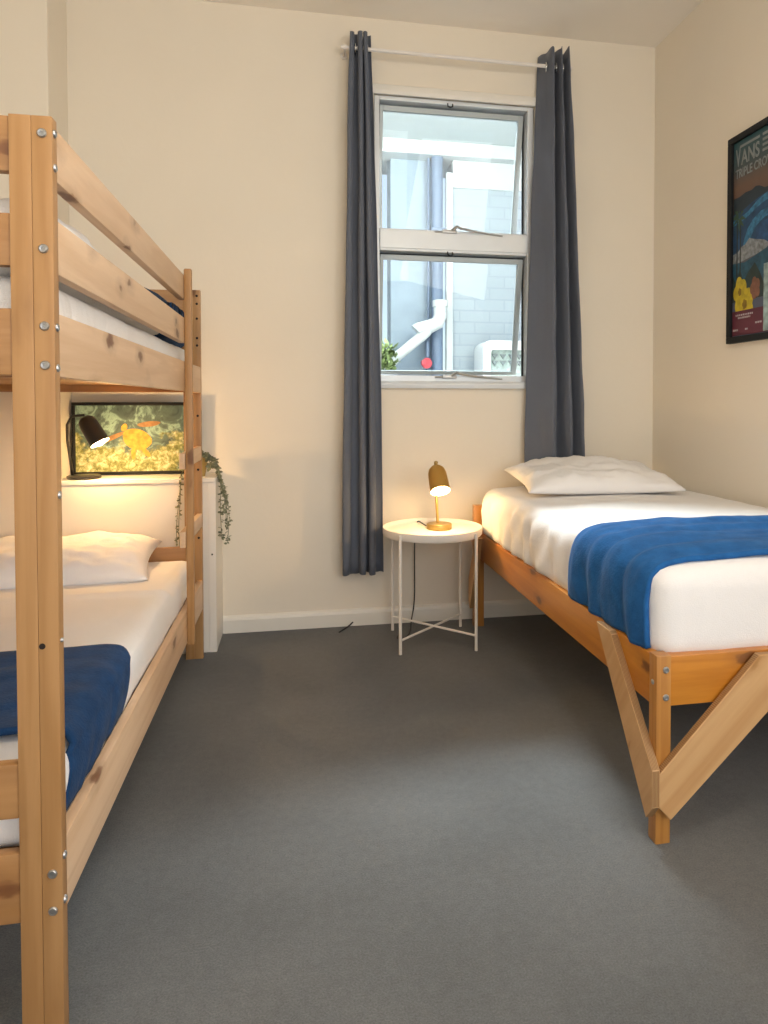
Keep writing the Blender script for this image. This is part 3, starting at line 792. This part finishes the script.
# ------------------------------------------------------------------ side table
TX, TY, TZ = .587, 2.972, .500
st = thing('side_table', 'round white metal tray side table with crossed base beside the bed', 'side table', (TX, TY, 0))
prof = [(0, TZ-.012), (.205, TZ-.012), (.212, TZ-.022), (.216, TZ-.022), (.2165, TZ+.002), (.2185, TZ+.004), (.220, TZ+.002), (.220, TZ-.026), (.210, TZ-.028), (0, TZ-.018)]
prof = [(0, TZ-.010), (.206, TZ-.010), (.212, TZ-.006), (.2155, TZ+.006), (.218, TZ+.008), (.2205, TZ+.006), (.2195, TZ-.020), (.215, TZ-.026), (0, TZ-.026)]
obj('tray_top', lathe(prof, 72, (TX, TY, 0)), M['white_metal'], st, auto=45)
LP = []
for a in (-135, -45, 45, 135):
    ar = math.radians(a); LP.append((TX+.2265*math.cos(ar), TY+.2265*math.sin(ar)))
LP = [(.4205, 2.822), (.7435, 2.808), (.752, 3.130), (.431, 3.136)]
for (x, y) in LP:
    obj('leg', tube([(x, y, 0), (x, y, TZ-.002)], .0068, 12), M['white_metal'], st, auto=50)
bm = bmesh.new()
for (p, q) in ((LP[0], LP[2]), (LP[1], LP[3])):
    z = .058 if p is LP[0] else .064
    tube([(p[0], p[1], z), (q[0], q[1], z)], .005, 10, bm=bm)
obj('crossed_stretcher', bm, M['white_metal'], st, auto=50)

# ------------------------------------------------------------------ brass table lamp
LX, LY = .622, 2.995
LZ = TZ-.010
la = thing('table_lamp', 'small brass lamp with tilted shade, lit, on the white side table', 'lamp', (LX, LY, LZ))
obj('base', lathe([(0, LZ), (.054, LZ), (.0565, LZ+.003), (.0565, LZ+.021), (.0535, LZ+.025), (0, LZ+.025)], 40, (LX, LY, 0)), M['brass'], la, auto=40)
ptop = Vector((.604, LY+.010, .768))
obj('pole', tube([(LX-.004, LY+.012, LZ+.024), (LX-.012, LY+.012, .66), ptop], .0065, 12), M['brass'], la, auto=40)
obj('finial', lathe([(0, -.004), (.006, -.003), (.006, .010), (.0085, .014), (.0090, .022), (.006, .027), (0, .028)], 16, ptop+Vector((.001, 0, -.002)), align((.25, 0, 1))), M['brass'], la, auto=60)
ax = Vector((-.045, .58, .81)).normalized()     # points from opening to crown
sc0 = Vector((.612, LY-.075, .668))            # centre of the opening
R_, L_ = .044, .125
sp = [(R_, 0), (R_*.97, .05), (R_*.92, .090), (R_*.77, .110), (R_*.48, .123), (.0, .127)]
inn = [(r*.955 if r else 0, z if z < .09 else z-.003) for r, z in sp]
sh = obj('lamp_shade', lathe(sp, 40, sc0, align(ax)), M['brass_shade'], la, smooth=True)
obj('shade_liner', lathe([(R_*.99, 0.0005)]+inn, 40, sc0, align(ax)), M['liner'], la, smooth=True)
obj('bulb', lathe([(0, -.006), (.012, -.002), (.020, .012), (.022, .030), (.017, .048), (.011, .062), (.011, .075), (0, .075)], 24, sc0, align(ax)), M['bulb'], la, smooth=True)
obj('swivel_joint', tube([sc0+ax*.112, ptop-Vector((0, 0, .015))], .006, 10), M['brass'], la, auto=40)
# flex of the lamp
def cordthing(name, pts, label, r=.003):
    # smooth the polyline
    P = [Vector(p) for p in pts]
    for _ in range(3):
        Q = [P[0]]
        for a, b in zip(P, P[1:]): Q += [a.lerp(b, .25), a.lerp(b, .75)]
        Q.append(P[-1]); P = Q
    tag(obj(name, tube(P, r, 8), M['cord'], loc=pts[-1], auto=60), label, 'cord')
cordthing('lamp_cord', [(.590, 3.022, LZ+.006), (.57, 3.05, LZ+.006), (.55, 3.215, TZ+.004), (.548, 3.218, .3), (.55, 3.222, .1), (.53, 3.212, .012), (.50, 3.05, .005), (.45, 2.985, .005), (.43, 3.02, .005), (.46, 3.06, .005)], 'thin black lamp cord running behind and under the side table')
cordthing('power_cord', [(.255, 3.226, .020), (.235, 3.215, .006), (.205, 3.17, .005), (.185, 3.14, .005)], 'short black cord on the carpet at the baseboard below the left curtain')

# ------------------------------------------------------------------ half-height shelf behind the bunk
SHX = -.337; SHZ = .738
hs = thing('boxed_shelf', 'white half-height boxed shelf against the wall behind the bunk head', 'shelf', (-.65, 3.12, 0))
obj('shelf_front', box(BX, SHX-.030, 3.000, 3.020, 0, SHZ-.018, .002), M['shelfp'], hs)
obj('shelf_top', box(BX, SHX, 2.994, YB, SHZ-.018, SHZ, .003), M['shelfp'], hs)
obj('shelf_side', box(SHX-.030, SHX, 2.998, YB, 0, SHZ-.018, .002), M['shelfp'], hs)
obj('screw_hole', lathe([(0, .0005), (.004, .0005), (.004, -.002), (0, -.002)], 12, (SHX-.016, 2.998, .415), align((0, -1, 0))), M['hole'], hs)

# ------------------------------------------------------------------ turtle picture
tp = thing('framed_picture', 'dark-framed underwater photo of a yellow turtle standing on the shelf', 'picture', (-.69, 3.2, SHZ))
PX0, PX1, PZ0, PZ1 = -.955, -.425, SHZ+.001, 1.056
py0, py1 = 3.196, 3.218
bm = bmesh.new(); w = .014
box(PX0, PX1, py0, py1, PZ1-w, PZ1, .002, bm=bm); box(PX0, PX1, py0, py1, PZ0, PZ0+w, .002, bm=bm)
box(PX0, PX0+w, py0, py1, PZ0+w, PZ1-w, .002, bm=bm); box(PX1-w, PX1, py0, py1, PZ0+w, PZ1-w, .002, bm=bm)
obj('picture_frame', bm, M['frame'], tp)
m, nt, b, _ = new_mat('reef_print')
tc = nt.nodes.new('ShaderNodeTexCoord'); mp = nt.nodes.new('ShaderNodeMapping'); nt.links.new(tc.outputs['Object'], mp.inputs[0])
sx = nt.nodes.new('ShaderNodeSeparateXYZ'); nt.links.new(tc.outputs['Object'], sx.inputs[0])
n1 = noise_n(nt, mp.outputs[0], 14, 6, .65, 1.2)
water = ramp(nt, n1, [(.35, (.035, .06, .055)), (.52, (.09, .15, .13)), (.62, (.30, .48, .40)), (.70, (.10, .17, .14))])
vo = nt.nodes.new('ShaderNodeTexVoronoi'); vo.inputs['Scale'].default_value = 60; nt.links.new(mp.outputs[0], vo.inputs['Vector'])
nn = noise_n(nt, mp.outputs[0], 38, 5, .7, .6)
coral = ramp(nt, nn, [(.36, (.13, .14, .03)), (.47, (.26, .28, .09)), (.56, (.50, .50, .25)), (.68, (.80, .78, .55))])
# coral lies below a wandering line
add = nt.nodes.new('ShaderNodeMath'); add.operation = 'MULTIPLY_ADD'; add.inputs[1].default_value = .55
n4 = noise_n(nt, mp.outputs[0], 9, 5, .6); nt.links.new(n4, add.inputs[0]); nt.links.new(sx.outputs['Z'], add.inputs[2])
msk = ramp(nt, add.outputs[0], [(.375, (1, 1, 1)), (.415, (0, 0, 0))])
nt.links.new(mixc(nt, msk, water, coral), b.inputs['Base Color']); b.inputs['Roughness'].default_value = .6
M['reef'] = m
obj('picture_print', box(PX0+w-.001, PX1-w+.001, py0+.006, py0+.012, PZ0+w-.001, PZ1-w+.001), M['reef'], tp)
M['turtle'] = plain('turtle_print', (.62, .34, .05), .75, var=.35, vs=45)
M['turtle_dark'] = plain('turtle_flipper_print', (.36, .19, .07), .75, var=.3, vs=50)
def blob(cx, cz, rx, rz, rot, n=28, wob=.06, seed=0):
    return [(cx+math.cos(rot)*rx*math.cos(t)*(1+wob*math.sin(3*t+seed))-math.sin(rot)*rz*math.sin(t), cz+math.sin(rot)*rx*math.cos(t)*(1+wob*math.sin(3*t+seed))+math.cos(rot)*rz*math.sin(t)) for t in [2*PI*i/n for i in range(n)]]
yy = py0+.0058
obj('turtle_shell', prism(blob(-.690, .893, .062, .045, -.35), 'xz', yy-.0006, yy, bev=0), M['turtle'], tp)
obj('turtle_head', prism(blob(-.742, .946, .017, .012, 1.1), 'xz', yy-.0007, yy, bev=0), M['turtle'], tp)
for (cx, cz, rx, rz, ro, mm) in ((-.800, .898, .072, .010, .42, 'turtle_dark'), (-.640, .960, .048, .012, .1, 'turtle_dark'), (-.655, .838, .030, .010, -.9, 'turtle'), (-.705, .830, .010, .026, 0, 'turtle')):
    obj('turtle_flipper', prism(blob(cx, cz, rx, rz, ro), 'xz', yy-.0003, yy, bev=0), M[mm], tp)

# ------------------------------------------------------------------ black shelf lamp
bl = thing('desk_lamp', 'black gooseneck lamp with cylindrical shade, lit, in front of the turtle picture', 'lamp', (-.872, 3.075, SHZ))
obj('base', lathe([(0, SHZ), (.062, SHZ), (.066, SHZ+.003), (.066, SHZ+.012), (.06, SHZ+.015), (0, SHZ+.016)], 36, (-.872, 3.075, 0)), M['black_metal'], bl, auto=40)
ctr = []
for (x, z) in ((-.915, SHZ+.014), (-.920, .82), (-.918, .90), (-.908, .965), (-.886, 1.000), (-.838, 1.004)): ctr.append((x, 3.070-.10*smin((z-.80)/.2, 0, 1), z))
obj('gooseneck', tube(ctr, .0055, 10), M['black_metal'], bl, smooth=True)
ax2 = Vector((-.52, .14, .85)).normalized(); so = Vector((-.770, 2.930, .893))
sp = [(.038, 0), (.037, .03), (.0355, .085), (.031, .108), (.019, .120), (0, .123)]
obj('lamp_shade', lathe(sp, 36, so, align(ax2)), M['black_metal'], bl, smooth=True)
obj('shade_liner', lathe([(.0375, .0005)]+[(r*.94 if r else 0, z-.002 if z > .1 else z) for r, z in sp], 36, so, align(ax2)), M['liner'], bl, smooth=True)
obj('bulb', lathe([(0, -.010), (.012, -.006), (.020, .012), (.021, .030), (.014, .055), (.010, .075), (0, .075)], 22, so, align(ax2)), M['bulb2'], bl, smooth=True)

# ------------------------------------------------------------------ trailing plant
tpl = thing('trailing_plant', 'trailing plant in an ochre pot spilling over the end of the white shelf', 'plant', (-.420, 3.09, SHZ))
obj('pot', lathe([(0, SHZ), (.030, SHZ), (.043, SHZ+.075), (.046, SHZ+.078), (.046, SHZ+.088), (.040, SHZ+.088), (.037, SHZ+.070), (0, SHZ+.068)], 28, (-.420, 3.09, 0)), M['pot'], tpl, auto=40)
def strand(pts, n, rs, lw):
    P = [Vector(p) for p in pts]
    for _ in range(3):
        Q = [P[0]]
        for a, b in zip(P, P[1:]): Q += [a.lerp(b, .25), a.lerp(b, .75)]
        Q.append(P[-1]); P = Q
    bm = tube(P, .0013, 6)
    for i in range(n):
        s = random.random(); k = min(int(s*(len(P)-1)), len(P)-2); p = P[k].lerp(P[k+1], random.random())
        d = Vector((random.gauss(0, 1), random.gauss(0, 1), random.gauss(-.3, .6))).normalized(); L = random.uniform(.010, .020)*rs
        wv_ = d.cross(Vector((random.gauss(0, 1), random.gauss(0, 1), random.gauss(0, 1)))).normalized()*L*lw
        up_ = d.cross(wv_).normalized()*L*.12
        vs = [bm.verts.new(p), bm.verts.new(p+d*L*.35+wv_+up_), bm.verts.new(p+d*L*.75+wv_*.7+up_), bm.verts.new(p+d*L), bm.verts.new(p+d*L*.75-wv_*.7+up_), bm.verts.new(p+d*L*.35-wv_+up_)]
        bm.faces.new(vs)
    return bm
S0 = (-.405, 3.085, SHZ+.085)
ends = [(-.318, 3.075, .47), (-.298, 3.10, .44), (-.290, 3.06, .52), (-.312, 3.05, .58), (-.300, 3.12, .50), (-.285, 3.09, .62)]
for (x, y, z) in ends[:5]:
    r1, r2 = random.uniform(-.008, .008), random.uniform(-.01, .01)
    obj('trailing_stem', strand([S0, (-.375, y, SHZ+.095), (-.338, y, SHZ+.045), (-.318+r1, y, SHZ-.03), (x+r2, y, (SHZ+z)/2), (x+r1, y, z)], 75, 1.0, .30), M['leaf_trail'], tpl)
for (x, z) in ((-.492, .47), (-.480, .43)):
    r1 = random.uniform(-.006, .006)
    obj('trailing_stem', strand([(-.43, 3.07, SHZ+.085), (-.455, 3.03, SHZ+.075), (-.475, 2.988, SHZ+.01), (-.480+r1, 2.984, .66), (x-r1, 2.984, .56), (x, 2.984, z)], 52, .8, .30), M['leaf_trail'], tpl)
obj('trailing_stem', strand([S0, (-.40, 3.05, SHZ+.11), (-.372, 3.05, SHZ+.085), (-.36, 3.05, SHZ+.04)], 60, 1.3, .4), M['leaf_trail'], tpl)

# ------------------------------------------------------------------ surf poster on the right wall
ps = thing('framed_poster', 'black-framed surf contest poster with lettering and waves on the right wall', 'poster', (XR, 2.34, 1.295))
Y0, Y1, Z0, Z1 = 2.018, 2.609, 1.297, 2.143
w = .026; bm = bmesh.new()
box(XR-.022, XR, Y0, Y1, Z1-w, Z1, .002, bm=bm); box(XR-.022, XR, Y0, Y1, Z0, Z0+w, .002, bm=bm)
box(XR-.022, XR, Y0, Y0+w, Z0+w, Z1-w, .002, bm=bm); box(XR-.022, XR, Y1-w, Y1, Z0+w, Z1-w, .002, bm=bm)
obj('poster_frame', bm, M['frame'], ps)
PXp = XR-.010
W_, H_ = Y1-Y0-2*w, Z1-Z0-2*w
def flatmat(n, c, var=.12, vs=25): return plain(n, c, .5, var=var, vs=vs)
# sheet with blended sky
m, nt, b, _ = new_mat('poster_sky')
tc = nt.nodes.new('ShaderNodeTexCoord'); sx = nt.nodes.new('ShaderNodeSeparateXYZ'); nt.links.new(tc.outputs['Object'], sx.inputs[0])
c = ramp(nt, sx.outputs['Z'], [(0.0, (.05, .10, .18)), (.58, (.13, .07, .045)), (.635, (.14, .08, .05)), (.68, (.10, .08, .068)), (.715, (.05, .075, .08)), (.83, (.018, .075, .09))])
nt.links.new(c, b.inputs['Base Color']); b.inputs['Roughness'].default_value = .45; M['psky'] = m
obj('poster_sheet', box(PXp, XR-.004, Y0+w-.001, Y1-w+.001, Z0+w-.001, Z1-w+.001), M['psky'], ps)
# helper: poster coordinates u (0 left .. 1 right), v (0 bottom .. 1 top)
def PY(u): return Y1-w-u*W_
def PZ(v): return Z0+w+v*H_
lay = [0]
def lerpt(x, T):
    for (a, b), (c_, d_) in zip(T, T[1:]):
        if x <= c_: return b+(d_-b)*(x-a)/(c_-a)
    return T[-1][1]
VT = [(0, 0), (.118, .13), (.19, .225), (.29, .38), (.39, .485), (.5, .60), (.60, .725), (1, 1)]
UT = [(0, 0), (.5, .36), (1, 1)]
def art(name, poly, col, var=.12, vs=25, raw=False):
    if not raw: poly = [(lerpt(u, UT), lerpt(v, VT)) for u, v in poly]
    lay[0] += 1; d = .00004*lay[0]
    b = prism([(PY(u), PZ(v)) for u, v in poly], 'yz', PXp-d-.0003, PXp, bev=0)
    return obj(name, b, flatmat('print_'+name+str(lay[0]), col, var, vs), ps)
E1 = .004
art('printed_mountain', [(E1, .50), (E1, .592), (.10, .592), (.20, .60), (.30, .598), (.36, .612), (.42, .603), (.50, .585), (.62, .58), (.8, .60), (1-E1, .57), (1-E1, .50)], (.016, .028, .04))
art('printed_sea', [(E1, .32), (E1, .525), (.15, .53), (.3, .548), (.45, .56), (.6, .575), (.8, .57), (1-E1, .58), (1-E1, .32)], (.010, .05, .12), .35, 30)
art('printed_wave', [(.0+E1, .50), (.12, .505), (.25, .52), (.38, .545), (.5, .56), (.7, .575), (1-E1, .575), (1-E1, .54), (.7, .545), (.5, .532), (.38, .52), (.25, .50), (.12, .482), (E1, .475)], (.03, .16, .30), .5, 55)
art('printed_wave', [(.16, .33), (.18, .39), (.24, .44), (.32, .475), (.45, .50), (.65, .51), (1-E1, .50), (1-E1, .46), (.7, .475), (.5, .465), (.38, .44), (.30, .40), (.26, .33)], (.025, .14, .27), .5, 55)
art('printed_wave', [(.34, .35), (.38, .42), (.48, .45), (.7, .46), (1-E1, .44), (1-E1, .33), (.5, .33)], (.012, .06, .16), .4, 45)
random.seed(3)
# foam mass and blossoms
art('printed_foam', [(E1, .285), (E1, .335), (.08, .34), (.14, .362), (.20, .368), (.27, .392), (.34, .38), (.42, .37), (.5, .36), (.55, .335), (.5, .31), (.3, .30)], (.21, .23, .25), .5, 60)
art('printed_sea', [(E1, .21), (E1, .29), (.2, .285), (.4, .305), (.6, .335), (1-E1, .36), (1-E1, .21)], (.012, .07, .12), .4, 40)
for (u, r_) in ((.07, .012), (.125, .010)):
    art('printed_palm_trunk', [(u-r_, .20), (u-r_*.7, .50), (u+r_*.7, .50), (u+r_, .20)], (.012, .02, .018))
for k in range(9):
    a = 2*PI*k/9; art('printed_palm_frond', [(.09, .50), (.09+.10*math.cos(a)*.5+.01, .50+.05*math.sin(a)*.6+.012), (.09+.12*math.cos(a), .50+.055*math.sin(a)-.008), (.09+.10*math.cos(a)*.5-.01, .50+.05*math.sin(a)*.6-.006)][::1], (.035, .075, .04))
art('printed_leaves', [(E1, .155), (E1, .25), (.06, .22), (.12, .27), (.18, .22), (.26, .25), (.36, .275), (.44, .24), (.5, .20), (.5, .155)], (.014, .03, .028), .4)
def blossom(cu, cv, R, col):
    P = []
    for i in range(50):
        t = 2*PI*i/50; q = R*(.80+.20*abs(math.sin(2.5*t)))
        P.append((cu+1.35*q*math.cos(t), cv+q*math.sin(t)*W_/H_))
    art('printed_flower', P, col, .25, 45)
blossom(.13, .186, .085, (.46, .36, .02)); blossom(.20, .138, .115, (.50, .39, .02)); blossom(.37, .19, .06, (.20, .085, .05))
blossom(.125, .190, .022, (.20, .13, .01)); blossom(.205, .140, .03, (.22, .14, .01))
art('printed_band', [(E1, E1), (E1, .118), (1-E1, .118), (1-E1, E1)], (.105, .018, .035), .15, 10)
art('pale_panel', [(.50, .008), (.50, .262), (1-E1, .262), (1-E1, .008)], (.27, .36, .36), .5, 30)  # pale grey-green panel at the lower right of the sheet
# small print on the band, as light strokes
for (u0, u1, v) in ((.06, .34, .098), (.10, .30, .085), (.02, .10, .030), (.22, .26, .03), (.38, .48, .052)):
    k = u0
    while k < u1:
        l = random.uniform(.012, .03); art('printed_small_print', [(k, v-.004), (k, v+.004), (min(k+l, u1), v+.004), (min(k+l, u1), v-.004)], (.42, .38, .40)); k += l+.01
M['lettering'] = plain('poster_lettering', (.23, .255, .26), .5, var=.1)
def lettering(text, u0, u1, v0, v1, name, slant=0., bold=0.006):
    cu = bpy.data.curves.new('t', 'FONT'); cu.body = text; cu.size = 1; cu.extrude = 0; cu.offset = bold
    to = bpy.data.objects.new('t', cu); C.objects.link(to)
    dg = bpy.context.evaluated_depsgraph_get(); dg.update()
    me = bpy.data.meshes.new_from_object(to.evaluated_get(dg)); bpy.data.objects.remove(to)
    xs = [v.co.x for v in me.vertices]; ys = [v.co.y for v in me.vertices]
    bm = bmesh.new(); bm.from_mesh(me); bpy.data.meshes.remove(me)
    for v in bm.verts:
        fx = (v.co.x-min(xs))/(max(xs)-min(xs)); fy = (v.co.y-min(ys))/(max(ys)-min(ys))
        v.co = Vector((PXp-.0012, PY(u0+(u1-u0)*fx), PZ(v0+(v1-v0)*fy)))
    bmesh.ops.recalc_face_normals(bm, faces=bm.faces)
    o = obj(name, bm, M['lettering'], ps)
    md = o.modifiers.new('s', 'SOLIDIFY'); md.thickness = .0008; md.offset = 0
    return o
# V drawn with its long bar reaching over the other letters
LC = (.22, .245, .25)
lettering('V', .028, .084, .872, .962, 'printed_lettering', bold=.02)
art('printed_letter', [(.072, .958), (.080, .974), (.300, .974), (.300, .962), (.084, .962)], LC, .1, raw=True)
lettering('ANS', .090, .30, .872, .948, 'printed_lettering', bold=.02)
for k, v in enumerate((.962, .936, .910, .884)):
    art('printed_stripe', [(.335, v), (.335, v+.012), (.60, v+.012), (.60, v)], LC, .1, raw=True)
lettering('TRIPLE CROWN', .025, .50, .812, .858, 'printed_lettering', bold=.02)

# ------------------------------------------------------------------ unseen ceiling light, added as warm fill
cl = thing('added_ceiling_light', 'added round white ceiling light, out of view, for warm fill', 'ceiling light', (.35, .35, ZC))
obj('diffuser', lathe([(0, ZC-.075), (.10, ZC-.068), (.165, ZC-.040), (.18, ZC-.012), (.17, ZC-.012)], 36, (.35, .35, 0)), emis('diffuser_glow', (1, .82, .60), 3.0), cl, smooth=True)
obj('fitting', lathe([(0, ZC), (.19, ZC), (.19, ZC-.014), (0, ZC-.014)], 36, (.35, .35, 0)), M['trimp'], cl, auto=40)

# ------------------------------------------------------------------ lights
def light(name, kind, loc, energy, col, aim=None, **kw):
    l = bpy.data.lights.new(name, kind); l.energy = energy; l.color = col
    for k, v in kw.items(): setattr(l, k, v)
    o = bpy.data.objects.new(name, l); C.objects.link(o); o.location = loc
    if aim is not None: o.rotation_euler = (Vector(aim)-Vector(loc)).to_track_quat('-Z', 'Y').to_euler()
    return o
# soft fill lights added in the two unseen openings, rear and right
light('rear_fill', 'AREA', (.4, YF-.02, 1.55), 26, (1.0, .965, .92), aim=(.4, 2, 2.5), shape='RECTANGLE', size=1.9, size_y=1.8)
light('side_fill', 'AREA', (XR+.02, -.68, 1.57), 36, (1.0, .97, .93), aim=(-1.2, 1.6, 2.3), shape='RECTANGLE', size=1.7, size_y=1.6)
# daylight falling into the courtyard and through the window
light('sky_gap_daylight', 'AREA', (.70, 4.00, 3.55), 330, (.88, .95, 1.0), aim=(.75, 3.2, 1.9), shape='RECTANGLE', size=1.6, size_y=.7, spread=math.radians(105))
light('ceiling_fill', 'POINT', (.35, .35, ZC-.22), 24, (1.0, .86, .68), shadow_soft_size=.15)  # warm fill, added together with the unseen ceiling fitting
light('table_lamp_bulb', 'POINT', sc0-ax*.018, 5.0, (1.0, .62, .26), shadow_soft_size=.018)
light('desk_lamp_bulb', 'POINT', so-ax2*.026, 8, (1.0, .62, .27), shadow_soft_size=.035)

w = bpy.data.worlds.new('World'); sc.world = w; w.use_nodes = True
bg = w.node_tree.nodes['Background']
sky = w.node_tree.nodes.new('ShaderNodeTexSky'); sky.sky_type = 'NISHITA'; sky.sun_disc = False
sky.sun_elevation = math.radians(48); sky.sun_rotation = math.radians(120)
mixn = w.node_tree.nodes.new('ShaderNodeMix'); mixn.data_type = 'RGBA'; mixn.inputs[0].default_value = .75
w.node_tree.links.new(sky.outputs[0], mixn.inputs[6]); mixn.inputs[7].default_value = (1.6, 1.8, 2.0, 1)
w.node_tree.links.new(mixn.outputs[2], bg.inputs[0]); bg.inputs[1].default_value = .42

# ------------------------------------------------------------------ camera
cam = bpy.data.cameras.new('Camera'); co = bpy.data.objects.new('Camera', cam); C.objects.link(co)
f, ccx, ccy = 688., 426.5, 420.4
yaw, pitch, roll = math.radians(10.68), math.radians(1.418), math.radians(.047)
fw = Vector((math.sin(yaw)*math.cos(pitch), math.cos(yaw)*math.cos(pitch), -math.sin(pitch)))
rt = fw.cross(Vector((0, 0, 1))).normalized(); up = rt.cross(fw)
r2 = rt*math.cos(roll)-up*math.sin(roll); u2 = up*math.cos(roll)+rt*math.sin(roll)
co.matrix_world = Matrix(((r2.x, u2.x, -fw.x, 0), (r2.y, u2.y, -fw.y, 0), (r2.z, u2.z, -fw.z, 1.05), (0, 0, 0, 1)))
cam.sensor_fit = 'HORIZONTAL'; cam.sensor_width = 36; cam.lens = f*36/768
cam.shift_x = (384-ccx)/768; cam.shift_y = (ccy-512)/768
cam.clip_start = .02
sc.camera = co
vs = sc.view_settings; vs.view_transform = 'Standard'; vs.look = 'None'; vs.exposure = 0.; vs.gamma = 1; vs.use_curve_mapping = False
sc.cycles.use_denoising = True
sc.cycles.caustics_reflective = False; sc.cycles.caustics_refractive = False
sc.cycles.max_bounces = 8; sc.cycles.diffuse_bounces = 5
